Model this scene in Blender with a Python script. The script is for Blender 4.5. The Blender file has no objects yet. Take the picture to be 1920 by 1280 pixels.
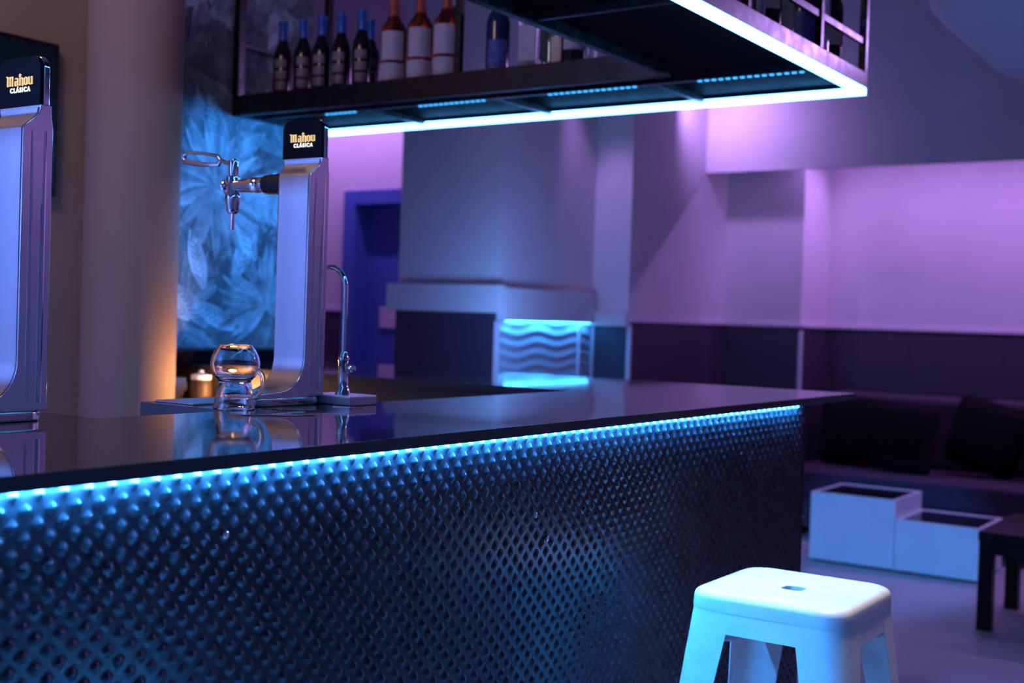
import bpy, bmesh, math, random
import numpy as np
from mathutils import Vector, Matrix
S = bpy.context.scene
COL = S.collection
PI = math.pi
R = math.radians

# ------------------------------------------------------------------ camera
CAM_POS = (1.2055, -3.5965, 1.29)
YAW, PITCH, ROLL, FPX = 0.5965, -0.0189, 0.0319, 2312.1
fw = Vector((-math.sin(YAW)*math.cos(PITCH), math.cos(YAW)*math.cos(PITCH), math.sin(PITCH)))
rt = Vector((math.cos(YAW), math.sin(YAW), 0)); up = rt.cross(fw)
rt, up = rt*math.cos(ROLL)+up*math.sin(ROLL), up*math.cos(ROLL)-rt*math.sin(ROLL)
cam = bpy.data.cameras.new('camera'); camo = bpy.data.objects.new('camera', cam); COL.objects.link(camo)
m = Matrix((rt, up, -fw)).transposed().to_4x4(); m.translation = Vector(CAM_POS); camo.matrix_world = m
cam.sensor_width = 36; cam.lens = FPX/1920*36; cam.clip_start = .05; cam.clip_end = 60
cam.dof.use_dof = True; cam.dof.focus_distance = 2.12; cam.dof.aperture_fstop = 3.8
S.camera = camo

# ------------------------------------------------------------------ world, exposure, lamps
S.view_settings.view_transform = 'Standard'; S.view_settings.look = 'None'
S.view_settings.gamma = 1; S.view_settings.use_curve_mapping = False
S.view_settings.exposure = 0.0
W = bpy.data.worlds.new('world'); S.world = W; W.use_nodes = True
W.node_tree.nodes['Background'].inputs[0].default_value = (.30, .22, .55, 1)
W.node_tree.nodes['Background'].inputs[1].default_value = .03

def area(name, loc, target, color, power, sx, sy=None, spread=180):
    l = bpy.data.lights.new(name, 'AREA'); l.color = color; l.energy = power; l.spread = R(spread)
    l.shape = 'RECTANGLE'; l.size = sx; l.size_y = sy or sx
    o = bpy.data.objects.new(name, l); COL.objects.link(o); o.location = loc
    d = Vector(target)-Vector(loc); o.rotation_euler = d.to_track_quat('-Z', 'Y').to_euler(); return o
def spot(name, loc, target, color, power, angle, blend=.5, r=.05):
    l = bpy.data.lights.new(name, 'SPOT'); l.color = color; l.energy = power; l.spot_size = R(angle); l.spot_blend = blend; l.shadow_soft_size = r
    o = bpy.data.objects.new(name, l); COL.objects.link(o); o.location = loc
    d = Vector(target)-Vector(loc); o.rotation_euler = d.to_track_quat('-Z', 'Y').to_euler(); return o
VIOLET = (.56, .30, 1.0); PINK = (.58, .285, 1.0); CYAN = (.10, .52, 1.0); AZURE = (.012, .30, 1.0)
# violet cove lamp running along the back of the bulkhead
area('cove_lamp', (.9, 4.12, 2.466), (.9, 4.36, 1.0), PINK, 43, 5.2, .02)
# violet wall washer above the left end of the bulkhead
spot('bulkhead_washer', (-2.17, 3.34, 2.74), (-2.12, 3.86, 2.56), VIOLET, 30, 140, 1, .05)
spot('niche_fill', (-2.46, 2.40, 2.90), (-2.44, 2.86, 1.5), VIOLET, 30, 46, .8, .05)  # added fill that brightens the niche wall
spot('pier_fill', (-1.5, 3.0, 2.90), (-2.05, 4.2, 1.35), VIOLET, 17, 44, 1, .05)  # added violet fill for the pier below the bulkhead
spot('recess_fill', (-1.25, 4.42, 2.90), (-1.80, 4.44, 1.75), VIOLET, 34, 44, .8, .05)  # added spot to brighten the side face of the pier
# violet strip lamp along the ceiling over the door wall
area('door_wall_lamp', (-4.4, 2.25, 2.85), (-4.4, 2.6, 1.4), PINK, 21, 2.0, .03)
# added cyan fill spots aimed at the stool, cube tables and mural
spot('stool_fill', (.75, -4.6, 2.0), (.31, -1.3, .6), (.03, .50, 1.0), 16, 24, .6, .15)
spot('cube_fill', (.9, -3.8, 2.7), (-.84, 3.0, .12), (.05, .30, 1.0), 1250, 10.5, .5, .06)
spot('mural_fill', (-.95, -.40, 1.965), (-2.16, -.40, 1.50), (.008, .27, 1.0), 70, 62, .6, .03)
spot('stool_downlight', (.38, -1.12, 2.9), (.30, -1.20, .7), (1, .93, .82), 180, 22, .6, .08)
# warm bulb on the back counter behind the column, and an added dim warm fill over the bar keeper
def point(name, loc, color, power, r):
    l = bpy.data.lights.new(name, 'POINT'); l.color = color; l.energy = power; l.shadow_soft_size = r
    o = bpy.data.objects.new(name, l); COL.objects.link(o); o.location = loc; return o
point('counter_bulb', (-1.79, -.80, 1.03), (1, .48, .20), 4.0, .018)
area('bar_keeper_fill', (-1.2, -2.6, 2.95), (-1.9, -1.5, 1.4), (1, .66, .50), 9, .5, .5)
# unseen blue and violet fills, added for wall light and reflections
area('left_wall_fill', (-1.6, -5.0, 2.9), (-2.16, -5.0, 1.4), (.08, .21, 1.0), 400, 2.2, .1, 110)  # added so the brushed tap plates mirror a blue wall
area('front_room_fill', (1.5, -6.4, 2.9), (1.0, -7.6, 1.4), (.30, .40, 1.0), 15, 3.5, .3)
area('right_wall_fill', (5.2, .5, 2.9), (5.8, .5, 1.6), PINK, 12, 5.0, .1)
area('rack_fill', (1.30, 2.7, 2.80), (0, -.8, 1.7), VIOLET, 11, .9, .15, 150)  # added to put a violet highlight on the rack rails
area('pillar_fill', (-2.18, 1.42, 1.16), (-2.62, 1.87, 1.52), (.14, .36, 1.0), 7, .5, .12)  # added blue glow for the pillar corner, no fixture there

# ------------------------------------------------------------------ materials
def mat(name, col, rough=.5, metal=0, spec=.5, em=None, es=0, trans=0, ior=1.45, coat=0):
    m = bpy.data.materials.new(name); m.use_nodes = True
    b = m.node_tree.nodes['Principled BSDF']; I = b.inputs
    I['Base Color'].default_value = (*col, 1); I['Roughness'].default_value = rough; I['Metallic'].default_value = metal
    I['Specular IOR Level'].default_value = spec; I['Transmission Weight'].default_value = trans; I['IOR'].default_value = ior
    I['Coat Weight'].default_value = coat
    if em: I['Emission Color'].default_value = (*em, 1); I['Emission Strength'].default_value = es
    return m
def nodes(m): return m.node_tree.nodes, m.node_tree.links, m.node_tree.nodes['Principled BSDF']
def noise_var(m, scale=8, amt=.25, rough_amt=0., bump=0., bscale=None, stretch=None):
    """procedural variation of colour / roughness / bump in object space"""
    N, L, B = nodes(m)
    tc = N.new('ShaderNodeTexCoord'); mp = N.new('ShaderNodeMapping'); L.new(tc.outputs['Object'], mp.inputs[0])
    if stretch: mp.inputs['Scale'].default_value = stretch
    nz = N.new('ShaderNodeTexNoise'); nz.inputs['Scale'].default_value = scale; nz.inputs['Detail'].default_value = 5
    L.new(mp.outputs[0], nz.inputs['Vector'])
    c = B.inputs['Base Color'].default_value[:]
    r = N.new('ShaderNodeValToRGB'); r.color_ramp.elements[0].position = .3; r.color_ramp.elements[1].position = .7
    r.color_ramp.elements[0].color = tuple(x*(1-amt) for x in c[:3])+(1,); r.color_ramp.elements[1].color = tuple(min(1, x*(1+amt)) for x in c[:3])+(1,)
    L.new(nz.outputs[0], r.inputs[0]); L.new(r.outputs[0], B.inputs['Base Color'])
    if rough_amt:
        q = N.new('ShaderNodeMapRange'); b0 = B.inputs['Roughness'].default_value
        q.inputs['From Min'].default_value = .3; q.inputs['From Max'].default_value = .7
        q.inputs['To Min'].default_value = max(.01, b0-rough_amt); q.inputs['To Max'].default_value = b0+rough_amt
        L.new(nz.outputs[0], q.inputs[0]); L.new(q.outputs[0], B.inputs['Roughness'])
    if bump:
        bn = N.new('ShaderNodeBump'); bn.inputs['Strength'].default_value = bump; bn.inputs['Distance'].default_value = .002
        n2 = N.new('ShaderNodeTexNoise'); n2.inputs['Scale'].default_value = bscale or scale*6; L.new(mp.outputs[0], n2.inputs['Vector'])
        L.new(n2.outputs[0], bn.inputs['Height']); L.new(bn.outputs[0], B.inputs['Normal'])
    return m
def emit(name, col, s):
    m = bpy.data.materials.new(name); m.use_nodes = True; N = m.node_tree.nodes; N.clear()
    e = N.new('ShaderNodeEmission'); o = N.new('ShaderNodeOutputMaterial'); e.inputs[0].default_value = (*col, 1); e.inputs[1].default_value = s
    m.node_tree.links.new(e.outputs[0], o.inputs[0]); return m

M = {}
M['wall'] = noise_var(mat('painted_plaster', (.62, .58, .62), .75), 3, .04, 0, .15, 60)
M['wall_beige'] = noise_var(mat('beige_plaster', (.42, .31, .235), .75), 3, .05, 0, .15, 60)
M['ceil'] = noise_var(mat('ceiling_paint', (.25, .24, .26), .8), 3, .05)
M['floor'] = noise_var(mat('screed_floor', (.50, .47, .50), .38), 1.6, .12, .08, .05, 40)
M['trim'] = noise_var(mat('pale_trim', (.62, .55, .66), .5), 6, .05)
M['steel_b'] = mat('brushed_steel', (.72, .72, .76), .30, 1)
noise_var(M['steel_b'], 60, .03, .03, .02, 300, (1, 1, .02))
M['chrome'] = noise_var(mat('chrome', (.78, .78, .80), .07, 1), 30, .03, .02)
M['top'] = noise_var(mat('dark_laminate', (.030, .027, .030), .05, 0, 1.0), 9, .2, .015, .02, 30)
M['top'].node_tree.nodes['Principled BSDF'].inputs['IOR'].default_value = 1.7
M['edge'] = noise_var(mat('laminate_edge', (.018, .014, .018), .5), 20, .2)
M['panel'] = noise_var(mat('embossed_black_sheet', (.020, .021, .026), .28, .2, .6), 14, .10, .04)
M['black'] = noise_var(mat('black_metal', (.007, .007, .009), .28, 0, .6), 20, .2, .06)
M['tray'] = noise_var(mat('black_tray', (.004, .004, .006), .7, 0, .06), 20, .2, .06)
M['blackgloss'] = noise_var(mat('black_gloss', (.004, .003, .005), .3, 0, .10), 20, .1)
M['rubber'] = noise_var(mat('black_rubber', (.010, .009, .009), .55), 40, .3, .1, .3, 90)
M['brown'] = noise_var(mat('dark_brown_board', (.040, .026, .018), .6), 12, .25, 0, 0, None, (1, 8, 8))
M['white_metal'] = noise_var(mat('white_enamel', (.80, .80, .78), .28), 10, .03, .03)
M['white_lam'] = noise_var(mat('white_laminate', (.78, .78, .80), .5), 6, .04)
M['darkglass'] = noise_var(mat('dark_glass', (.012, .010, .014), .15), 6, .1)
M['sofa'] = noise_var(mat('plum_fabric', (.055, .032, .062), .85), 30, .2, 0, .3, 200)
M['pillow'] = noise_var(mat('black_fabric', (.010, .009, .011), .95, 0, .1), 40, .3, 0, .3, 200)
M['table'] = noise_var(mat('black_table', (.007, .006, .009), .35, 0, .3), 8, .2)
M['doorblue'] = noise_var(mat('blue_door_paint', (.07, .12, .45), .5), 6, .06)
M['glass'] = mat('clear_glass', (1, 1, 1), .01, 0, .5, trans=1, ior=1.47)
M['water'] = mat('water', (1, 1, 1), .0, 0, .5, trans=1, ior=1.33)
M['cream'] = noise_var(mat('cream_china', (.75, .66, .52), .4), 10, .05)
M['peach_tile'] = noise_var(mat('cream_tile', (.72, .62, .52), .45), 10, .06)
M['shade'] = noise_var(mat('pendant_shade', (.60, .66, .74), .6), 4, .04)
M['gold'] = noise_var(mat('gold_letter', (.8, .6, .2), .4, 0, .5, (1.0, .66, .22), .80), 200, .1)
M['whitel'] = noise_var(mat('white_letter', (.9, .9, .8), .4, 0, .5, (1.0, .93, .72), 1.25), 200, .05)
M['led_bar'] = emit('led_bar', (.034, .30, 1.0), 950)
M['led_shelf'] = emit('led_shelf', (.09, .40, 1.0), 14)
M['led_glint'] = emit('led_glint', (.04, .36, .95), 2.2)  # glow in place of LED reflections under the rack
M['led_dim'] = emit('led_niche', (.04, .36, 1.0), 70)

def glass_col(name, col, rough=.05, trans=.9):
    return noise_var(mat(name, col, rough, 0, .5, trans=trans, ior=1.4), 12, .1)
M['amber'] = glass_col('amber_spirit', (.34, .045, .012))
M['dkglass'] = noise_var(mat('dark_bottle_glass', (.010, .007, .008), .12), 12, .2)
M['green'] = glass_col('green_glass', (.30, .50, .22), .06, .7)
M['navy'] = noise_var(mat('navy_glass', (.012, .025, .07), .12), 12, .2)
M['clearb'] = glass_col('clear_bottle', (.80, .80, .85), .04, .85)
M['lab_white'] = noise_var(mat('white_label', (.42, .38, .40), .6), 30, .08)
M['lab_navy'] = noise_var(mat('navy_label', (.07, .10, .28), .6), 60, .5)
M['lab_cream'] = noise_var(mat('cream_label', (.68, .56, .40), .6), 40, .12)
M['medal'] = noise_var(mat('silver_medallions', (.16, .12, .12), .5), 50, .5)
M['foil_blue'] = noise_var(mat('blue_foil', (.02, .11, .40), .4, .3), 40, .2)
M['foil_red'] = noise_var(mat('red_foil', (.40, .06, .04), .4), 40, .2)
M['foil_black'] = noise_var(mat('black_cap', (.02, .02, .02), .4), 40, .2)

# wavy relief tile
def tile_mat(name, col, rough=.32, k=.8):
    m = mat(name, col, rough); N, L, B = nodes(m)
    tc = N.new('ShaderNodeTexCoord'); mp = N.new('ShaderNodeMapping'); L.new(tc.outputs['Object'], mp.inputs[0])
    sx = N.new('ShaderNodeSeparateXYZ'); L.new(mp.outputs[0], sx.inputs[0])
    a = N.new('ShaderNodeMath'); a.operation = 'ADD'; L.new(sx.outputs[0], a.inputs[0]); L.new(sx.outputs[1], a.inputs[1])
    s1 = N.new('ShaderNodeMath'); s1.operation = 'MULTIPLY'; s1.inputs[1].default_value = 15; L.new(a.outputs[0], s1.inputs[0])
    s2 = N.new('ShaderNodeMath'); s2.operation = 'SINE'; L.new(s1.outputs[0], s2.inputs[0])
    s3 = N.new('ShaderNodeMath'); s3.operation = 'MULTIPLY_ADD'; s3.inputs[1].default_value = .012; L.new(s2.outputs[0], s3.inputs[0]); L.new(sx.outputs[2], s3.inputs[2])
    s4 = N.new('ShaderNodeMath'); s4.operation = 'MULTIPLY'; s4.inputs[1].default_value = 100; L.new(s3.outputs[0], s4.inputs[0])
    s5 = N.new('ShaderNodeMath'); s5.operation = 'SINE'; L.new(s4.outputs[0], s5.inputs[0])
    bn = N.new('ShaderNodeBump'); bn.inputs['Strength'].default_value = k; bn.inputs['Distance'].default_value = .012
    L.new(s5.outputs[0], bn.inputs['Height']); L.new(bn.outputs[0], B.inputs['Normal']); return m
M['tile'] = tile_mat('dark_wave_tile', (.045, .032, .060), .5, .03)
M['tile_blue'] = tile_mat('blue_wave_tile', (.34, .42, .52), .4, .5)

# ------------------------------------------------------------------ mesh helpers
def finish(name, me, material, parent=None, bevel=0, smooth=40, segs=2):
    mats = material if isinstance(material, (list, tuple)) else [material]
    for q in mats: me.materials.append(q)
    if smooth:
        for p in me.polygons: p.use_smooth = True
        me.set_sharp_from_angle(angle=R(smooth))
    o = bpy.data.objects.new(name, me); COL.objects.link(o)
    if bevel:
        b = o.modifiers.new('bevel', 'BEVEL'); b.width = bevel; b.segments = segs; b.limit_method = 'ANGLE'; b.angle_limit = R(40)
        b.harden_normals = True
    if parent: o.parent = parent
    return o
def obj(name, bm, material, parent=None, bevel=0, smooth=40, segs=2, flip=True):
    if flip: bmesh.ops.recalc_face_normals(bm, faces=bm.faces)
    me = bpy.data.meshes.new(name)
    if parent and parent.type == 'MESH' and parent.location.length > 1e-6: bmesh.ops.translate(bm, verts=bm.verts, vec=-parent.location)
    if not parent:      # a thing of one mesh: put its origin at the middle of its base
        lo = Vector([min(v.co[i] for v in bm.verts) for i in range(3)]); hi = Vector([max(v.co[i] for v in bm.verts) for i in range(3)])
        og = Vector(((lo.x+hi.x)/2, (lo.y+hi.y)/2, lo.z)); bmesh.ops.translate(bm, verts=bm.verts, vec=-og)
    bm.to_mesh(me); bm.free()
    o = finish(name, me, material, parent, bevel, smooth, segs)
    if not parent: o.location = og
    return o
def tag(o, label, cat, group=None):
    o['label'] = label; o['category'] = cat
    if group: o['group'] = group
    return o
def thing(name, label, cat, loc=(0, 0, 0), rotz=0, group=None):
    o = bpy.data.objects.new(name, None); COL.objects.link(o); o.location = loc; o.rotation_euler = (0, 0, rotz); o.empty_display_size = .05
    return tag(o, label, cat, group)
def struct(name, bm, m, parent=None, bevel=0):
    o = obj(name, bm, m, parent, bevel)
    if not parent: o['kind'] = 'structure'
    return o
def dup(root, loc, rotz=None, label=None):
    r = root.copy(); COL.objects.link(r); r.location = loc
    if rotz is not None: r.rotation_euler = (0, 0, rotz)
    if label: r['label'] = label
    for ch in list(root.children):
        c = ch.copy(); COL.objects.link(c); c.parent = r
        for g in list(ch.children):
            d = g.copy(); COL.objects.link(d); d.parent = c
    return r
def bx(*boxes):
    bm = bmesh.new()
    for b in boxes: add_box(bm, *b)
    return bm
def add_box(bm, x0, x1, y0, y1, z0, z1):
    v = [bm.verts.new((x, y, z)) for z in (z0, z1) for x, y in ((x0, y0), (x1, y0), (x1, y1), (x0, y1))]
    for f in ((3, 2, 1, 0), (4, 5, 6, 7), (0, 1, 5, 4), (1, 2, 6, 5), (2, 3, 7, 6), (3, 0, 4, 7)): bm.faces.new([v[i] for i in f])
def add_prism(bm, pts, a0, a1, axis='z'):
    """extrude a 2D outline: axis x -> pts are (y,z); y -> (x,z); z -> (x,y)"""
    def P(p, a): return {'x': (a, p[0], p[1]), 'y': (p[0], a, p[1]), 'z': (p[0], p[1], a)}[axis]
    A = [bm.verts.new(P(p, a0)) for p in pts]; B = [bm.verts.new(P(p, a1)) for p in pts]; n = len(pts)
    for i in range(n): bm.faces.new((A[i], A[(i+1) % n], B[(i+1) % n], B[i]))
    bm.faces.new(A[::-1]); bm.faces.new(B)
def add_loft(bm, rings, cap0=True, cap1=True, closed=True):
    V = [[bm.verts.new(p) for p in r] for r in rings]; n = len(rings[0])
    for a, b in zip(V, V[1:]):
        for i in range(n if closed else n-1): bm.faces.new((a[i], a[(i+1) % n], b[(i+1) % n], b[i]))
    if cap0: bm.faces.new(V[0][::-1])
    if cap1: bm.faces.new(V[-1])
def add_lathe(bm, prof, origin=(0, 0, 0), axis='z', seg=28, cap0=True, cap1=True):
    """prof: list of (radius, height along axis)"""
    o = Vector(origin); rings = []
    for r, h in prof:
        ring = []
        for i in range(seg):
            a = 2*PI*i/seg; c, s = math.cos(a)*max(r, 1e-4), math.sin(a)*max(r, 1e-4)
            ring.append(o+Vector({'z': (c, s, h), 'x': (h, c, s), 'y': (c, h, s)}[axis]))
        rings.append(ring)
    add_loft(bm, rings, cap0, cap1)
def add_tube(bm, pts, r, seg=12, closed=False):
    pts = [Vector(p) for p in pts]; n = len(pts); rings = []; u = None
    for i, p in enumerate(pts):
        a = pts[(i-1) % n] if (closed or i > 0) else p; b = pts[(i+1) % n] if (closed or i < n-1) else p
        t = (b-a).normalized()
        if u is None: u = t.orthogonal().normalized()
        u = (u-t*u.dot(t)).normalized(); w = t.cross(u)
        rr = r[i] if isinstance(r, (list, tuple)) else r
        rings.append([p+(u*math.cos(2*PI*k/seg)+w*math.sin(2*PI*k/seg))*rr for k in range(seg)])
    if closed: rings.append(rings[0]); add_loft(bm, rings, False, False); bmesh.ops.remove_doubles(bm, verts=bm.verts, dist=1e-6)
    else: add_loft(bm, rings)
def arc(cx, cy, r, a0, a1, n=8): return [(cx+r*math.cos(R(a0+(a1-a0)*i/n)), cy+r*math.sin(R(a0+(a1-a0)*i/n))) for i in range(n+1)]
def rrect(x0, x1, y0, y1, r, n=6):
    return arc(x1-r, y0+r, r, -90, 0, n)+arc(x1-r, y1-r, r, 0, 90, n)+arc(x0+r, y1-r, r, 90, 180, n)+arc(x0+r, y0+r, r, 180, 270, n)

# ------------------------------------------------------------------ the setting
struct('floor', bx((-7, 6, -8, 7, -.1, 0)), M['floor'])
struct('ceiling', bx((-7, 6, -8, 7, 3.6, 3.7)), M['ceil'])
wl = struct('wall_left', bx((-2.36, -2.16, -8, -.08, 0, 3.6)), M['wall_beige'])
struct('wall_front', bx((-2.16, 6, -8, -7.8, 0, 3.6)), M['wall'])
struct('wall_right', bx((5.8, 6, -7.8, 7, 0, 3.6)), M['wall'])
struct('wall_far_left', bx((-7, -6.8, -.08, 2.6, 0, 3.6)), M['wall'])
struct('wall_side_return', bx((-7, -2.36, -.28, -.08, 0, 3.6)), M['wall'])
# door wall (left piece and header around the door opening)
dx0, dx1 = -4.37, -3.30
wd = struct('wall_door', bx((-6.8, dx0, 2.6, 2.8, 0, 3.6), (dx0, -3.2, 2.6, 2.8, 2.10, 3.6)), M['wall'])
struct('dado_tiles', bx((-6.8, dx0-.02, 2.588, 2.60, 0, 1.30)), M['tile'], wd)
struct('dado_cap', bx((-6.8, dx0-.005, 2.580, 2.60, 1.30, 1.325)), M['trim'], wd)
door = struct('door_1', bx((dx0, dx0+.10, 2.57, 2.80, 0, 2.10), (dx0+.10, dx1, 2.57, 2.80, 2.01, 2.10)), M['doorblue'])
struct('door_leaf', bx((dx0+.10, dx1, 2.70, 2.75, 0, 2.01)), M['doorblue'], door)
struct('push_plate', bx((-4.13, -3.85, 2.685, 2.70, 1.20, 1.34)), M['trim'], door)
# free pillar beside the door: face to the bar and face to the lounge
pil = struct('wall_pillar', bx((-3.285, -2.60, 1.85, 2.86, 0, 3.6)), M['wall'])
struct('wall_niche', bx((-3.285, -2.35, 2.86, 3.06, 0, 3.6)), M['wall'])
struct('wall_lounge_side', bx((-2.60, -2.35, 3.06, 4.20, 0, 3.6)), M['wall'])
struct('wall_lounge_pier', bx((-2.35, -1.795, 4.2, 4.9, 0, 3.6)), M['wall'])
struct('wall_lounge_back', bx((-1.80, 5.8, 4.7, 4.9, 0, 3.6)), M['wall'])
struct('wall_bulkhead', bx((-2.35, 5.8, 3.86, 3.90, 2.288, 3.6)), M['wall'])
# tiled dados and caps
T = .014
def dado(n, x0, x1, y0, y1, z1, m='tile'): return struct(n, bx((x0, x1, y0, y1, 0, z1)), M[m])
dado('trim_1', -3.29, -2.60, 1.85-T, 1.85, 1.316)
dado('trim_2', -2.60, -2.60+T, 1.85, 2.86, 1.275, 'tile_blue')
dado('trim_3', -2.60, -2.335, 2.86-T, 2.86, 1.27)
dado('trim_4', -2.35, -2.35+T, 2.86, 4.2, 1.288)
dado('trim_5', -2.35, -1.795, 4.2-T, 4.2, 1.288)
dado('trim_6', -1.795, -1.795+T, 4.2, 4.7, 1.288)
dado('trim_7', -1.795, 5.8, 4.7-T, 4.7, 1.288)
struct('trim_8', bx((-3.335, -2.545, 1.80, 1.85, 1.316, 1.466)), M['wall'], None, .003)      # ledge round the pillar
struct('trim_9', bx((-2.60, -2.545, 1.85, 2.80, 1.275, 1.455)), M['wall'], None, .003)
struct('trim_10', bx((-2.60, -2.335, 2.80, 2.86, 1.262, 1.345)), M['wall'], None, .003)
C2 = .028
struct('trim_11', bx((-2.35, -2.35+C2, 2.85, 4.2-C2, 1.288, 1.312)), M['trim'], None, .003)
struct('trim_12', bx((-2.35, -1.795, 4.2-C2, 4.2, 1.288, 1.312)), M['trim'], None, .003)
struct('trim_13', bx((-1.795, -1.795+C2, 4.2-C2, 4.7, 1.288, 1.312)), M['trim'], None, .003)
struct('trim_14', bx((-1.795, 5.8, 4.7-C2, 4.7, 1.288, 1.312)), M['trim'], None, .003)
for i, (x, y) in enumerate([(-2.335, 2.855), (-1.785, 4.19), (-2.59, 1.845), (-2.583, 2.69), (-2.583, 2.85)]):
    struct('trim_%d' % (15+i), bx((x-.012, x+.012, y-.012, y+.012, 0, 1.27)), M['trim'], None, .002)
for i, x in enumerate((-1.22, -.62, 0, .62, 1.24)):
    struct('trim_%d' % (20+i), bx((x-.004, x+.004, 4.684, 4.69, 0, 1.285)), M['sofa'])
tag(obj('led_strip', bx((-2.574, -2.562, 1.90, 2.78, 1.2738, 1.2748)), M['led_dim']), 'blue LED strip under the pillar ledge lighting the wavy tiles', 'LED strip')

# round column engaged in the left wall
bm = bmesh.new(); add_lathe(bm, [(.150, 0), (.150, 3.6)], (-2.06, -.995, 0), seg=64)
struct('wall_column', bm, M['wall_beige'])

# ------------------------------------------------------------------ leaf mural on the left wall
random.seed(11)
mu = []; mf = []; mc = []; lay = [0]
U0, U1, V0, V1 = -.93, -.085, 1.15, 2.98
def leaf_shape(u, v, ang, L, wd_, c, seg=7, bend=0, tip=.0):
    """one leaflet: two halves either side of a midrib"""
    lay[0] += 1; x = -2.1575+lay[0]*4e-6
    ca, sa = math.cos(ang), math.sin(ang)
    mid, lf, rg = [], [], []
    for i in range(seg+1):
        t = i/seg; w = wd_*math.sin(PI*min(1, t*.93+.07))**.8*(1-tip*t)
        b = bend*t*t*L; s = t*L
        for lst, k in ((mid, 0), (lf, 1), (rg, -1)):
            q = b+k*w; lst.append((x, min(U1, max(U0, u+s*ca-q*sa)), min(V1, max(V0, v+s*sa+q*ca))))
    n = len(mu); mu.extend(mid+lf+rg); K = seg+1
    for i in range(seg):
        mf.append((n+i, n+i+1, n+K+i+1, n+K+i)); mc.append(c)
        mf.append((n+2*K+i, n+2*K+i+1, n+i+1, n+i)); mc.append(c*.82)
def fan(u, v, rad, c, a0=0, spread=300, k=24):
    for i in range(k):
        a = R(a0-spread/2+spread*i/(k-1))+random.uniform(-.06, .06)
        leaf_shape(u, v, a, rad*random.uniform(.8, 1.05), rad*.075, c*random.uniform(.6, 1.3), bend=random.uniform(-.12, .12))
def frond(u, v, ang, L, c, k=9):
    for i in range(k):
        t = .12+.85*i/k; uu, vv = u+math.cos(ang)*L*t, v+math.sin(ang)*L*t
        for s in (1, -1):
            leaf_shape(uu, vv, ang+s*R(58-20*t), L*.42*(1-.55*t)+.03, L*.055, c*random.uniform(.6, 1.25), bend=-s*.25)
def banana(u, v, ang, L, c):
    leaf_shape(u, v, ang, L, L*.17, c, 9, random.uniform(-.2, .2))
    for i in range(7):
        t = .15+.7*i/7; uu, vv = u+math.cos(ang)*L*t, v+math.sin(ang)*L*t
        for s in (1, -1): leaf_shape(uu, vv, ang+s*.7, L*.2, L*.012, c*.5, 4)
GL = [(-.45, 2.70), (-.66, 2.42), (-.30, 2.35), (-.60, 1.98), (-.30, 2.02), (-.52, 1.72), (-.70, 1.60), (-.33, 1.66), (-.18, 1.85), (-.50, 1.40), (-.25, 1.32), (-.68, 1.26), (-.15, 1.50), (-.15, 2.6), (-.72, 2.15), (-.75, 2.75)]
for i, (u, v) in enumerate(GL):
    fan(u+random.uniform(-.03, .03), v, random.uniform(.20, .30), random.choice((.15, .20, .28)), random.uniform(0, 360), 320, random.randint(17, 23))
for i in range(26):
    frond(random.uniform(-.85, -.1), random.uniform(1.2, 2.9), random.uniform(0, 2*PI), random.uniform(.18, .30), random.choice((.16, .26, .4)))
for i in range(14):
    banana(random.uniform(-.8, -.12), random.uniform(1.2, 2.85), random.uniform(.3, 2.8), random.uniform(.16, .26), random.choice((.2, .34, .5)))
for (u, v, a, L, c) in [(-.60, 1.36, 1.9, .22, .42), (-.46, 1.40, 1.15, .25, .38), (-.36, 1.47, 2.0, .26, .42), (-.22, 1.42, .9, .2, .36), (-.66, 1.25, 2.5, .2, .45), (-.45, 1.22, 2.7, .22, .4), (-.30, 1.62, 1.4, .2, .42)]:
    banana(u, v, a, L, c)
fan(-.30, 1.30, .24, .28, 100, 250, 26); fan(-.56, 1.72, .26, .30, 200, 330, 32)
n = len(mu); mu.extend([(-2.1580, U0, V0), (-2.1580, U1, V0), (-2.1580, U1, V1), (-2.1580, U0, V1)]); mf.append((n, n+1, n+2, n+3)); mc.append(.12)
me = bpy.data.meshes.new('wall_mural'); me.from_pydata(mu, [], mf)
at = me.color_attributes.new('tone', 'FLOAT_COLOR', 'CORNER')
li = 0; arr = np.ones((len(me.loops), 4), np.float32)
for p, c in zip(me.polygons, mc): arr[p.loop_start:p.loop_start+p.loop_total, :3] = (min(.8, c*1.3), min(.8, c*1.9), min(.85, c*2.0))
at.data.foreach_set('color', arr.ravel())
mm = mat('printed_wallpaper', (.3, .3, .3), .6); N, L, B = nodes(mm)
an = N.new('ShaderNodeVertexColor'); an.layer_name = 'tone'
nz = N.new('ShaderNodeTexNoise'); nz.inputs['Scale'].default_value = 16; tc = N.new('ShaderNodeTexCoord'); L.new(tc.outputs['Object'], nz.inputs['Vector'])
mr = N.new('ShaderNodeMapRange'); mr.inputs['From Min'].default_value = .3; mr.inputs['From Max'].default_value = .7; mr.inputs['To Min'].default_value = .6; mr.inputs['To Max'].default_value = 1.3; L.new(nz.outputs[0], mr.inputs[0])
mx = N.new('ShaderNodeVectorMath'); mx.operation = 'SCALE'; L.new(an.outputs['Color'], mx.inputs[0]); L.new(mr.outputs[0], mx.inputs['Scale']); L.new(mx.outputs[0], B.inputs['Base Color'])
tag(finish('wall_mural', me, mm, None, 0, 0), 'tropical leaf mural wallpaper lit blue on the left wall behind the taps', 'mural')

# dark screen high on the left wall
t = thing('wall_screen', 'dark flat screen hung high on the left wall behind the nearest tap', 'screen', (-2.16, -1.75, 1.62))
obj('screen_frame', bx((0, .035, -.55, .52, 0, .47)), M['black'], t, .004)
obj('screen_panel', bx((.035, .037, -.535, .505, .015, .455)), noise_var(mat('teal_screen', (.01, .03, .045), .2), 3, .1), t)

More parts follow.
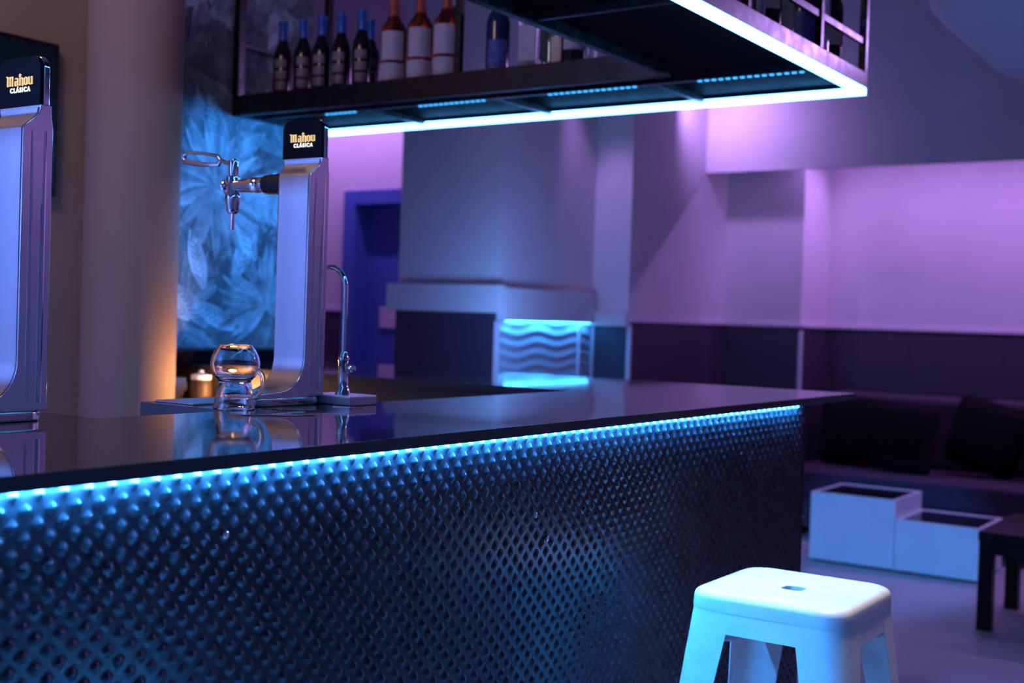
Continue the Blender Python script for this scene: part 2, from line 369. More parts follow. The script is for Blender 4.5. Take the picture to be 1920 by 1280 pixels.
# narrow black wall shelf, cream splashback and back counter under the mural
tag(obj('wall_shelf', bx((-2.16, -2.03, -.93, -.10, 1.092, 1.148)), M['blackgloss'], None, .003), 'narrow black wall shelf directly under the leaf mural', 'shelf')
tag(obj('splashback', bx((-2.16, -2.148, -.93, -.765, .90, 1.09)), M['peach_tile']), 'cream splashback lit warm under the black wall shelf', 'splashback')
tag(obj('back_counter', bx((-2.145, -1.75, -.842, -.765, .84, .985)), M['peach_tile'], None, .004), 'pale back counter lit warm between the column and the bar', 'counter')
t = thing('coffee_cup', 'cream cup on the back counter right of the column', 'cup', (-2.06, -.800, .985))
bm = bmesh.new(); add_lathe(bm, [(.022, 0), (.03, .01), (.036, .05), (.038, .07), (.034, .07), (.03, .02)]); obj('cup_body', bm, M['cream'], t)
bm = bmesh.new(); add_tube(bm, [(.035, 0, .058), (.055, 0, .055), (.058, 0, .035), (.034, 0, .022)], .004, 8); obj('handle', bm, M['cream'], t)
t = thing('sugar_jar', 'small dark jar with pale lid on the back counter', 'jar', (-1.93, -.800, .985))
bm = bmesh.new(); add_lathe(bm, [(.030, 0), (.034, .01), (.034, .06), (.028, .07)]); obj('jar_body', bm, M['brown'], t)
bm = bmesh.new(); add_lathe(bm, [(.033, .07), (.033, .085), (.01, .09), (.008, .1), (.002, .102)]); obj('lid', bm, M['white_lam'], t)

# ------------------------------------------------------------------ bar counter
BW, BD, BT = .526, .7615, .019
ZT = 1.10
def bar_outline():
    return [(-2.158, -.0), (-2.158, -BD), (-BW, -BD), (-BW, -4.0), (0, -4.0), (0, 0)]
bm = bmesh.new(); add_prism(bm, bar_outline(), ZT-BT, ZT, 'z')
ct = obj('bar_countertop', bm, [M['top'], M['edge']], None, .0012)
for p in ct.data.polygons:
    if abs(p.normal.z) < .5: p.material_index = 1
tag(ct, 'L shaped dark glossy laminate bar top carrying the beer taps', 'countertop')
bar = thing('bar_counter', 'black bar front of embossed dimpled metal sheet under the dark countertop', 'bar', (0, 0, 0))
# dimpled front sheet: height field of small diamond studs, pitch 33.3 mm, staggered
PIT = .03333; NS = 16; st = PIT/NS
ny = int(2.95/st)+1; nzr = int(round((1.081-.10)/st))+1
yy = -.347-np.arange(ny)*st; zz = 1.081-np.arange(nzr)*st
Y, Z = np.meshgrid(yy, zz, indexing='ij')
def studs(Y, Z, y0, z0):
    a = np.abs((Y-y0+PIT/2) % PIT-PIT/2); b = np.abs((Z-z0+PIT/2) % PIT-PIT/2)
    d = (a**1.15+b**1.15)**(1/1.15)
    return .0058*np.clip(1-d/.0098, 0, 1)
H = np.maximum(studs(Y, Z, -2.771, 1.0722), studs(Y, Z, -2.771+PIT/2, 1.0722-PIT/2))
H = np.where((Y > -.36), 0, H)
X = -.022+np.minimum(H, .0050+.15*(H-.0050))
co = np.stack([X, Y, Z], -1).reshape(-1, 3).astype(np.float32)
idx = np.arange(ny*nzr).reshape(ny, nzr)
q = np.stack([idx[:-1, :-1], idx[:-1, 1:], idx[1:, 1:], idx[1:, :-1]], -1).reshape(-1, 4)
me = bpy.data.meshes.new('front_panel'); me.vertices.add(len(co)); me.vertices.foreach_set('co', co.ravel())
me.loops.add(q.size); me.loops.foreach_set('vertex_index', q.ravel().astype(np.int32)); me.polygons.add(len(q))
me.polygons.foreach_set('loop_start', np.arange(0, q.size, 4, dtype=np.int32)); me.update(calc_edges=True); me.validate()
fp = finish('front_panel', me, M['panel'], bar, 0, 0)
for p in [1]: me.polygons.foreach_set('use_smooth', np.ones(len(me.polygons), bool))
if me.polygons[0].normal.x < 0: me.flip_normals()
fp['label'] = 'embossed black metal sheet with staggered diamond studs'
obj('carcass', bx((-BW+.03, -.0235, -3.95, -.347, .10, 1.081), (-2.15, -.0235, -BD+.03, -.347, .10, 1.081)), M['brown'], bar)
obj('toe_kick', bx((-BW+.06, -.06, -3.95, -.38, 0, .10), (-2.15, -.06, -BD+.06, -.38, 0, .10)), M['black'], bar)
obj('corner_trim', bx((-.040, -.0205, -.347, -.340, .02, 1.080)), M['black'], bar, .002)
obj('service_cutout', bx((-1.44, -1.36, -BD+.018, -BD+.0305, .90, 1.02)), M['blackgloss'], bar, .003)
for (y, z) in [(-2.457, .991), (-1.658, .881), (-1.70, .93), (-2.10, .62)]:
    bm = bmesh.new(); add_lathe(bm, [(.0052, -.0185), (.0052, -.0165), (.003, -.0150), (.0005, -.0146)], (0, y, z), 'x', 14); obj('screw', bm, M['chrome'], bar)
bm = bmesh.new(); add_lathe(bm, [(.006, -.016), (.006, -.012), (.002, -.011)], (0, -.36, .775), 'x', 14); obj('screw', bm, M['chrome'], bar)
tag(obj('led_strip', bx((-.0200, -.0135, -3.9, -.40, 1.0790, 1.0805)), M['led_bar']), 'blue LED strip under the front edge of the bar top', 'LED strip')
tag(obj('led_strip', bx((-2.1, -.03, -.334, -.326, 1.0785, 1.0805)), M['led_dim']), 'blue LED strip under the far overhang of the bar top', 'LED strip')

# drip boards that run on inwards from the bar top under each tap
for (y0, y1, lb) in [(-1.981, -1.59, 'dark drip board level with the bar top under the second beer tap'), (-2.70, -2.275, 'dark drip board level with the bar top under the nearest beer tap')]:
    tag(obj('drip_board', bx((-.782, -BW-.0005, y0, y1, ZT-.028, ZT)), M['top'], None, .0015), lb, 'drip board')
tag(obj('drip_tray', bx((-.770, -.655, -1.955, -1.70, ZT, ZT+.004)), M['steel_b'], None, .0015), 'thin steel drip tray on the board left of the second tap', 'tray')

# ------------------------------------------------------------------ beer towers
def stroke(bm, pts, y0, y1): add_prism(bm, pts, y0, y1, 'y')
def bl_stem(x, z0, z1, w=.15, foot=True, head=True):
    """a blackletter stem: upright bar with lozenge ends"""
    p = [(x-w/2, z0+.10)]
    p += [(x-w/2-.03, z0+.07), (x+.02, z0-.01), (x+w/2+.06, z0+.09), (x+w/2, z0+.14)] if foot else [(x-w/2, z0), (x+w/2, z0)]
    p += [(x+w/2, z1-.12)]
    p += [(x+w/2+.03, z1-.08), (x-.02, z1+.01), (x-w/2-.06, z1-.09), (x-w/2, z1-.14)] if head else [(x+w/2, z1), (x-w/2, z1)]
    return p
def mahou():
    P = []
    P += [bl_stem(.10, 0, 1.0), bl_stem(.36, .02, .98), bl_stem(.62, 0, 1.0), [(.05, .93), (.13, 1.0), (.38, .84), (.34, .78)], [(.36, .93), (.42, .99), (.66, .86), (.62, .78)], [(-.10, .98), (-.02, 1.06), (.12, .95), (.08, .88)]]
    x = .86
    P += [bl_stem(x+.34, 0, .78), bl_stem(x+.08, 0, .46, head=False), [(x+.02, .44), (x+.08, .52), (x+.36, .44), (x+.34, .37)], [(x+.02, .66), (x+.10, .80), (x+.20, .82), (x+.38, .72), (x+.34, .64), (x+.14, .70)], [(x+.06, .04), (x+.12, -.02), (x+.34, .08), (x+.32, .15)]]
    x = 1.36
    P += [bl_stem(x+.10, 0, 1.18), bl_stem(x+.38, -.06, .70, foot=True, head=False), [(x+.12, .68), (x+.30, .82), (x+.45, .70), (x+.38, .62), (x+.28, .70), (x+.12, .60)], [(x-.04, .98), (x+.24, 1.08), (x+.24, 1.02), (x-.04, .91)]]
    x = 1.88
    P += [bl_stem(x+.08, .04, .74), bl_stem(x+.36, .04, .74), [(x+.03, .66), (x+.20, .82), (x+.40, .70), (x+.34, .62), (x+.20, .70), (x+.10, .62)], [(x+.03, .12), (x+.24, -.03), (x+.41, .12), (x+.34, .16), (x+.24, .08), (x+.10, .18)]]
    x = 2.38
    P += [bl_stem(x+.08, .04, .80), bl_stem(x+.38, 0, .80), [(x+.04, .12), (x+.20, -.03), (x+.38, .10), (x+.34, .17), (x+.20, .08), (x+.10, .17)]]
    return P, 2.82
def make_tower(loc, label):
    t = thing('beer_tower', label, 'beer tap', loc, 0, 'steel beer towers on the bar')
    fa, ra = .0445, .0540          # half widths of the column at its front face and at its back
    def wide(y, z=0.): return max(fa+(ra-fa)*min(1, max(0, y/.038)), fa+(ra+.001-fa)*min(1, max(0, (z-.468)/.034)))
    # base plate with big round front corners
    bm = bmesh.new(); add_prism(bm, rrect(-ra-.001, ra+.001, -.142, .048, .036, 8), 0, .016, 'z'); obj('base_plate', bm, M['chrome'], t, .004, segs=3)
    # column side profile (y,z) extruded across, wider at the back than at the front
    prof = [(.044, .0165), (.044, .470)]+[(.044-.004*math.sin(R(90*i/4)), .470+.036*i/4) for i in range(1, 5)]+[(.038, .508), (.019, .508), (.019, .502)]
    fr = [(-.004+.023*math.cos(R(90*i/8))**1.6, .502-.034*(i/8)**.8) for i in range(1, 9)]
    prof += fr
    prof += [(-.004, .10)]+arc(-.074, .097, .070, 0, -90, 12)+[(-.110, .0255), (-.132, .0225), (-.138, .0165)]
    bm = bmesh.new(); add_prism(bm, prof, -1, 1, 'x')
    for v in bm.verts: v.co.x *= wide(v.co.y, v.co.z)
    obj('column', bm, M['chrome'], t, .004, 30, 3)
    # brushed face plate follows the front of the profile
    path = [(.018, .503)]+fr+[(-.004, y) for y in (.40, .3, .2, .12)]+arc(-.074, .097, .070, 0, -90, 14)+[(-.105, .0265), (-.126, .0235)]
    bm = bmesh.new(); rings = []
    for i, (y, z) in enumerate(path):
        a = path[max(0, i-1)]; b = path[min(len(path)-1, i+1)]; d = Vector((b[0]-a[0], b[1]-a[1])).normalized(); nrm = Vector((-abs(d.y), abs(d.x)))
        o1 = Vector((y, z))+nrm*.0010; o0 = Vector((y, z))-nrm*.002; w = wide(y, z)-.0045
        rings.append([(-w, o1.x, o1.y), (w, o1.x, o1.y), (w, o0.x, o0.y), (-w, o0.x, o0.y)])
    add_loft(bm, rings); obj('face_plate', bm, M['steel_b'], t, 0, 40)
    # polished side ribs
    for sg in (1, -1):
        bm = bmesh.new()
        for yc, hh in ((.010, .0040), (.029, .0060)):
            pr = [(sg*(wide(yc+k*hh)+h_), yc+k*hh) for k, h_ in ((-1, -.002), (-.6, .0016), (0, .0026), (.6, .0016), (1, -.002))]
            add_prism(bm, pr, .03, .466, 'z')
        obj('side_rib', bm, M['chrome'], t, 0, 50)
    # illuminated badge head
    hh_ = .0565
    hp = [(-hh_, .506), (hh_, .506)]+arc(hh_-.022, .587-.022, .022, 0, 90, 7)+arc(-hh_+.022, .587-.022, .022, 90, 180, 7)
    bm = bmesh.new(); add_prism(bm, hp, .0235, .035, 'y'); hd = obj('badge_head', bm, M['chrome'], t, .0025)
    hp2 = [(-hh_+.0008, .507), (hh_-.0008, .507)]+arc(hh_-.0215, .5862-.021, .021, 0, 90, 7)+arc(-hh_+.0215, .5862-.021, .021, 90, 180, 7)
    bm = bmesh.new(); add_prism(bm, hp2, .0165, .0235, 'y'); pl = obj('badge_panel', bm, M['blackgloss'], t, .0015)
    P, wtot = mahou(); k = .0685/wtot; kz = .0165; x0 = -.0330; z0 = .5405
    bm = bmesh.new()
    for p in P: stroke(bm, [(x0+a*k, z0+b*kz) for a, b in p], .0157, .0167)
    lt = obj('gold_lettering', bm, M['gold'], pl, 0, 0)
    cu = bpy.data.curves.new('txt', 'FONT'); cu.body = 'CLÁSICA'; cu.size = .0106; cu.align_x = 'CENTER'; cu.extrude = .0005; cu.offset = .00036; cu.space_character = 1.36
    to = bpy.data.objects.new('txt', cu); COL.objects.link(to); bpy.context.view_layer.update()
    tm = bpy.data.meshes.new_from_object(to); bpy.data.objects.remove(to); tm.transform(Matrix.Translation((.003, .0162, .5300)) @ Matrix.Rotation(PI/2, 4, 'X')); tm.name = 'white_lettering'
    finish('white_lettering', tm, M['whitel'], pl, 0, 0)
    # tap arm towards the bar keeper's side (-x)
    ay, az = .020, .456
    bm = bmesh.new(); add_lathe(bm, [(.021, -.030), (.0225, -.045), (.021, -.055), (.0222, -.066), (.0205, -.078), (.0215, -.090), (.0195, -.104), (.016, -.107)], (0, ay, az), 'x', 24); obj('arm_sleeve', bm, M['rubber'], t)
    bm = bmesh.new(); add_lathe(bm, [(.0165, -.104), (.0170, -.110), (.0170, -.121), (.0155, -.123), (.0155, -.127), (.0168, -.129), (.0168, -.142), (.0155, -.157), (.0145, -.170), (.0130, -.200)], (0, ay, az), 'x', 24); obj('arm_collar', bm, M['chrome'], t)
    vx = -.2045
    bm = bmesh.new(); add_lathe(bm, [(.0004, .516), (.004, .5155), (.005, .513), (.0100, .512), (.0108, .509), (.0108, .4825), (.0098, .482), (.0098, .479), (.0138, .478), (.0150, .474), (.0150, .440), (.0165, .438), (.0162, .425), (.0135, .410), (.0130, .402), (.0105, .398), (.0072, .396)], (vx, ay, 0)); obj('tap_valve', bm, M['chrome'], t)
    bm = bmesh.new(); add_lathe(bm, [(.012, -.014), (.015, -.017), (.016, -.022), (.011, -.027), (.0005, -.028)], (vx, ay, az), 'x', 20); obj('valve_cap', bm, M['chrome'], t)
    bm = bmesh.new(); add_lathe(bm, [(.0052, .400), (.0052, .362), (.0040, .362), (.0040, .370)], (vx, ay, 0), seg=18); obj('spout', bm, M['chrome'], t)
    lp = [(-.366, .523), (-.362, .534), (-.350, .536), (-.300, .532), (-.255, .524), (-.244, .514), (-.252, .505), (-.300, .507), (-.350, .514), (-.362, .517)]
    bm = bmesh.new(); add_tube(bm, [(x, ay, z) for x, z in lp], [.0062, .0052, .0042, .0038, .0038, .0042, .0044, .0058, .0064, .0062], 10, True)
    add_tube(bm, [(-.246, ay, .5145), (-.228, ay, .508), (-.206, ay, .503)], [.0042, .0044, .0055], 10); obj('tap_handle', bm, M['chrome'], t)
    return t
tw = make_tower((-.603, -1.746, ZT), 'second beer tap, the one with its handle in view behind the glass jug')
dup(tw, (-.592, -2.410, ZT), None, 'nearest beer tap, cut off by the left edge of the photo')

# ------------------------------------------------------------------ glass jug in front of the second tap
t = thing('glass_jug', 'clear glass jug with round bowl on a flared foot and loop handle', 'glass', (-.553, -1.945, ZT))
outer = [(.0008, .0500), (.0250, .0492), (.0290, .0400), (.0330, .0180), (.0350, .0030), (.0362, .0000), (.0385, .0), (.0400, .002), (.0385, .006), (.0345, .030), (.0315, .048), (.0305, .052), (.0330, .056), (.0400, .063), (.0450, .074), (.0468, .086), (.0448, .099), (.0392, .111), (.0330, .119), (.0312, .1225)]
inner = [(.0298, .1225), (.0312, .1185), (.0375, .1100), (.0432, .098), (.0452, .086), (.0434, .0748), (.0386, .0645), (.0310, .0575), (.0250, .0550), (.0008, .0545)]
bm = bmesh.new(); add_lathe(bm, outer+inner, seg=48, cap0=True, cap1=True); obj('jug_body', bm, M['glass'], t)
hx = Vector((.827, .562, 0))
hp = [(.0430, .076), (.0520, .066), (.0545, .050), (.0500, .036), (.0420, .027), (.0348, .026)]
pts = []
for i in range(len(hp)-1):
    for k in range(4):
        a = k/4; p0 = hp[max(0, i-1)]; p1 = hp[i]; p2 = hp[i+1]; p3 = hp[min(len(hp)-1, i+2)]
        f = lambda j: .5*((2*p1[j])+(-p0[j]+p2[j])*a+(2*p0[j]-5*p1[j]+4*p2[j]-p3[j])*a*a+(-p0[j]+3*p1[j]-3*p2[j]+p3[j])*a**3)
        pts.append(hx*f(0)+Vector((0, 0, f(1))))
pts.append(hx*hp[-1][0]+Vector((0, 0, hp[-1][1])))
bm = bmesh.new(); add_tube(bm, pts, .0052, 12); obj('jug_handle', bm, M['glass'], t)

# ------------------------------------------------------------------ rinse tap behind the tower
t = thing('rinse_tap', 'chrome swan neck rinse tap on a steel block right of the second beer tap', 'tap', (-.535, -1.66, ZT))
bm = bmesh.new(); add_box(bm, -.055, .060, -.042, .042, 0, .020); obj('tap_block', bm, M['steel_b'], t, .003, segs=3)
vx, vy = .012, -.012
bm = bmesh.new(); add_lathe(bm, [(.0165, .020), (.0150, .026), (.0120, .036), (.0105, .038), (.0105, .088), (.0118, .090), (.0118, .096), (.0095, .100), (.0085, .106), (.0055, .110)], (vx, vy, 0), seg=24); obj('valve_body', bm, M['chrome'], t)
bm = bmesh.new(); add_lathe(bm, [(.0045, .008), (.0045, .016), (.0075, .018), (.0080, .026), (.0055, .030), (.0005, .031)], (vx, vy, .075), 'x', 18); obj('knob', bm, M['chrome'], t)
pa = [(vx, vy, .105), (vx, vy, .18), (vx, vy, .24)]+[(vx-.045+.045*math.cos(R(a)), vy, .24+.045*math.sin(R(a))) for a in range(10, 91, 10)]+[(vx-.060, vy, .2845), (vx-.085, vy, .277), (vx-.10, vy, .262), (vx-.104, vy, .245)]
bm = bmesh.new(); add_tube(bm, pa, .0055, 14); obj('swan_neck', bm, M['chrome'], t)

# ------------------------------------------------------------------ spilled water on the bar top
def puddle(cx, cy, rx, ry, ang, seed):
    rnd = random.Random(seed); n = 40; ph = [rnd.uniform(0, 6.28) for _ in range(4)]
    def rad(a): return 1+.16*math.sin(2*a+ph[0])+.12*math.sin(3*a+ph[1])+.07*math.sin(5*a+ph[2])+.04*math.sin(9*a+ph[3])
    rings = []
    for k, h in ((1, .0001), (.985, .0007), (.94, .0011), (.5, .0013), (.02, .0013)):
        ring = []
        for i in range(n):
            a = 2*PI*i/n; x = rx*k*rad(a)*math.cos(a); y = ry*k*rad(a)*math.sin(a)
            ring.append((cx+x*math.cos(ang)-y*math.sin(ang), cy+x*math.sin(ang)+y*math.cos(ang), ZT+h))
        rings.append(ring)
    bm = bmesh.new(); add_loft(bm, rings); return bm
for (cx, cy, rx, ry, a, sd, lb) in [(-.470, -1.87, .05, .016, .5, 1, 'puddle of water on the bar top before the second tap foot'), (-.455, -1.735, .030, .008, .3, 2, 'thin water smear by the front of the rinse tap block'),
                                    (-.40, -1.98, .055, .022, .9, 3, 'broad water film on the bar top right of the glass jug'), 
]:
    tag(obj('water_puddle', puddle(cx, cy, rx, ry, a, sd), M['water']), lb, 'puddle')

# ------------------------------------------------------------------ overhead bottle shelf
SX0, SY0 = -.43, -.49       # inner edges of the two legs
ZS = 1.98
sh = thing('overhead_shelf', 'black L shaped metal bottle rack hung over the bar with glowing blue edge', 'shelf', (0, 0, ZS))
YB = -3.9
def part(n, m, *b, bevel=.0015): return obj(n, bx(*[(x0, x1, y0, y1, z0-ZS, z1-ZS) for x0, x1, y0, y1, z0, z1 in b]), m, sh, bevel)
RT = 2.045
part('outer_rail', M['black'], (-.020, 0, YB, 0, 2.002, RT), )
part('outer_rail', M['black'], (-2.158, -.020, -.020, 0, 2.002, RT))
part('inner_rail', M['black'], (SX0, SX0+.022, YB, SY0, 1.985, RT))
part('inner_rail', M['black'], (-2.158, SX0+.022, SY0, SY0+.03, 1.985, RT+.012))
part('end_rail', M['black'], (-2.158, -2.128, SY0+.03, -.020, 1.985, RT))
part('inner_beam', M['black'], (-2.128, -.022, -.362, -.336, 1.992, 2.02))
part('bottom_tray', M['tray'], (SX0+.022, -.020, YB, -.020, 2.014, 2.026), (-2.128, SX0+.022, SY0+.03, -.020, 2.014, 2.026), bevel=0)
for x in (-.523, -1.094, -1.648): part('crossbar', M['black'], (x-.009, x+.009, -.336, -.024, 1.992, 2.013))
for y in (-1.158, -1.75, -2.35): part('crossbar', M['black'], (SX0+.022, -.024, y-.009, y+.009, 1.992, 2.013))
ls = part('led_edge', M['led_shelf'], (-.021, -.001, YB, -.001, 1.980, 2.001), (-2.15, -.021, -.021, -.001, 1.980, 2.001), bevel=0); ls['label'] = 'glowing blue white LED profile'
PT = 3.6
for x, y, w in [(-.011, -.011, .022), (-.011, -.376, .020), (-.011, -.86, .020), (-.011, -1.36, .020), (-.011, -1.86, .020), (-2.142, -.012, .026), (-2.142, SY0+.016, .032), (-1.150, SY0+.012, .022), (SX0+.011, SY0+.012, .022), (SX0+.011, -1.36, .020)]:
    part('post', M['black'], (x-w/2, x+w/2, y-w/2, y+w/2, RT, PT))
part('guard_rail', M['black'], (-.018, -.006, YB, -.022, 2.125, 2.145))
part('guard_rail', M['black'], (-2.150, -2.136, SY0+.03, -.025, 2.236, 2.250))
# glowing dots that stand in for LED reflections on the tray underside
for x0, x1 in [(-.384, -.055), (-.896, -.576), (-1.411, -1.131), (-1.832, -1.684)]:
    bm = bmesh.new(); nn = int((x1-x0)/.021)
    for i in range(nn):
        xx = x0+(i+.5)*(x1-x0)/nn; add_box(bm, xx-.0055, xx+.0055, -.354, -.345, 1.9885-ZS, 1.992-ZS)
    o = obj('glint_row', bm, M['led_glint'], sh, 0, 0); o['kind'] = 'stuff'; o['label'] = 'row of glowing blue dots imitating LED reflections'

# ------------------------------------------------------------------ bottles
ZF = 2.026
def label_patch(prof_r, z0, z1, a0, a1, n=10, off=.0006):
    bm = bmesh.new(); rings = []
    for z in (z0, z1):
        ring = []
        for r in (prof_r+off, prof_r-.0004):
            rg = range(n+1) if r > prof_r else range(n, -1, -1)
            ring += [(r*math.cos(R(a0+(a1-a0)*i/n)), r*math.sin(R(a0+(a1-a0)*i/n)), z) for i in rg]
        rings.append(ring)
    add_loft(bm, rings); return bm
FACE = -60   # labels look towards the camera
def make_bottle(kind, label, loc, group=None):
    t = thing('bottle', label, 'bottle', loc, 0, group)
    if kind == 'beer':
        prof = [(.028, 0), (.032, .004), (.033, .02), (.033, .160), (.030, .180), (.020, .205), (.0145, .225), (.0135, .270), (.0155, .272), (.0155, .286), (.004, .287)]
        bm = bmesh.new(); add_lathe(bm, prof); obj('bottle_glass', bm, M['dkglass'], t)
        bm = bmesh.new(); add_lathe(bm, [(.0162, .222), (.0155, .24), (.0150, .268), (.0172, .272), (.0172, .290), (.0155, .2915), (.002, .292)]); obj('foil_cap', bm, M['foil_blue'], t)
        for z in (.060, .098, .138): obj('label', label_patch(.033, z-.015, z+.015, FACE-38, FACE+38), M['medal'], t)
    elif kind == 'whisky':
        prof = [(.038, 0), (.043, .004), (.0445, .02), (.0445, .20), (.042, .215), (.026, .24), (.016, .258), (.0145, .285), (.0165, .288), (.0165, .310), (.003, .311)]
        bm = bmesh.new(); add_lathe(bm, prof, seg=32); obj('bottle_glass', bm, M['amber'], t)
        bm = bmesh.new(); add_lathe(bm, [(.0185, .256), (.0170, .27), (.0158, .284), (.0178, .288), (.0178, .318), (.002, .3185)]); obj('foil_cap', bm, M['foil_red'], t)
        obj('label', label_patch(.0445, .035, .095, FACE-62, FACE+62), M['lab_white'], t)
        obj('label', label_patch(.0445, .105, .200, FACE-54, FACE+54), M['lab_white'], t)
    elif kind == 'square':
        rings = []
        for k, z in ((.036, 0), (.040, .004), (.040, .205), (.036, .22), (.016, .235), (.015, .262)): rings.append([(x, y, z) for x, y in rrect(-k, k, -k, k, min(.012, k*.4))])
        bm = bmesh.new(); add_loft(bm, rings); obj('bottle_glass', bm, M['clearb'], t)
        bm = bmesh.new(); add_lathe(bm, [(.017, .262), (.018, .265), (.018, .29), (.002, .291)]); obj('cap', bm, M['foil_black'], t)
        obj('label', bx((-.032, .032, -.0412, -.0402, .055, .165), (.0402, .0412, -.032, .032, .055, .165)), M['lab_white'], t)
    else:
        body, lab, zl, cap, h = {'navy': ('navy', 'lab_navy', (.045, .135), 'foil_black', .30), 'green': ('green', 'lab_cream', (.05, .13), 'foil_black', .31), 'dark': ('dkglass', 'lab_cream', (.085, .14), 'foil_black', .31),
                                 'clear': ('clearb', 'lab_white', (.09, .15), 'foil_black', .30), 'whitelab': ('dkglass', 'lab_white', (.075, .145), 'foil_black', .30)}[kind]
        prof = [(.033, 0), (.037, .004), (.038, .02), (.038, .19), (.034, .212), (.018, .238), (.014, .252), (.013, h-.03), (.015, h-.028), (.015, h-.005), (.003, h-.004)]
        bm = bmesh.new(); add_lathe(bm, prof); obj('bottle_glass', bm, M[body], t)
        bm = bmesh.new(); add_lathe(bm, [(.0165, h-.055), (.0160, h-.03), (.0172, h-.02), (.0172, h), (.002, h+.001)]); obj('cap', bm, M[cap], t)
        obj('label', label_patch(.038, zl[0], zl[1], FACE-50, FACE+50), M[lab], t)
    return t
ord_ = ['first', 'second', 'third', 'fourth', 'fifth']
b0 = None
for i, x in enumerate((-1.972, -1.874, -1.786, -1.695, -1.602)):
    lb = 'dark bottle with blue foil neck, %s from the left in the front row' % ord_[i]
    if b0 is None: b0 = make_bottle('beer', lb, (x, -.425, ZF), 'dark bottles with blue foil necks')
    else: dup(b0, (x, -.425, ZF), R(random.uniform(-12, 12)), lb)
dup(b0, (-1.672, -.300, ZF), R(10), 'dark blue foil bottle in the second row, behind the fourth and fifth')
dup(b0, (-1.580, -.300, ZF), R(-14), 'dark blue foil bottle in the second row, nearest the amber bottles')
b1 = make_bottle('whisky', 'amber spirit bottle with two white labels, left of the three', (-1.470, -.415, ZF), 'amber bottles with white labels')
dup(b1, (-1.357, -.415, ZF), R(4), 'amber spirit bottle with two white labels, middle of the three')
dup(b1, (-1.248, -.415, ZF), R(-6), 'amber spirit bottle with two white labels, right of the three')
make_bottle('dark', 'tall dark bottle in the second row behind the amber bottles', (-1.35, -.25, ZF))
for kind, x, y, lb in [('navy', -1.055, -.40, 'navy bottle with dark blue label right of the rack post'), ('square', -.918, -.40, 'square clear bottle with white label beside the navy bottle'),
                       ('green', -.845, -.36, 'greenish bottle between the square bottle and the white label bottle'), ('whitelab', -.768, -.41, 'dark bottle with broad white label near the rack corner'),
                       ('clear', -.68, -.40, 'pale clear bottle last in the row before the rack corner'), ('dark', -1.00, -.24, 'dark bottle in the second row behind the navy bottle'), ('dark', -.60, -.25, 'dark bottle deep in the corner of the rack')]:
    make_bottle(kind, lb, (x, y, ZF))
for kind, x, y, lb in [('dark', -.085, -.095, 'dark bottle in the rack end bay beside the corner post'), ('clear', -.085, -.205, 'clear bottle in the middle of the rack end bay'), ('navy', -.080, -.305, 'navy bottle in the rack end bay beside the second post'),
                       ('green', -.085, -.465, 'green bottle just left of the second post of the rack'), ('dark', -.085, -.560, 'dark bottle with cream label left of the green one in the rack'), ('clear', -.085, -.665, 'clear bottle with white label in the rack before the third post'), ('navy', -.085, -.770, 'navy bottle right of the third rack post'),
                       ('dark', -.25, -.15, 'dark bottle at the back of the rack end bay'), ('navy', -.27, -.38, 'navy bottle at the back of the rack behind the second post'), ('green', -.085, -.96, 'green bottle at the top edge of the photo left of the third post')]:
    make_bottle(kind, lb, (x, y, ZF))

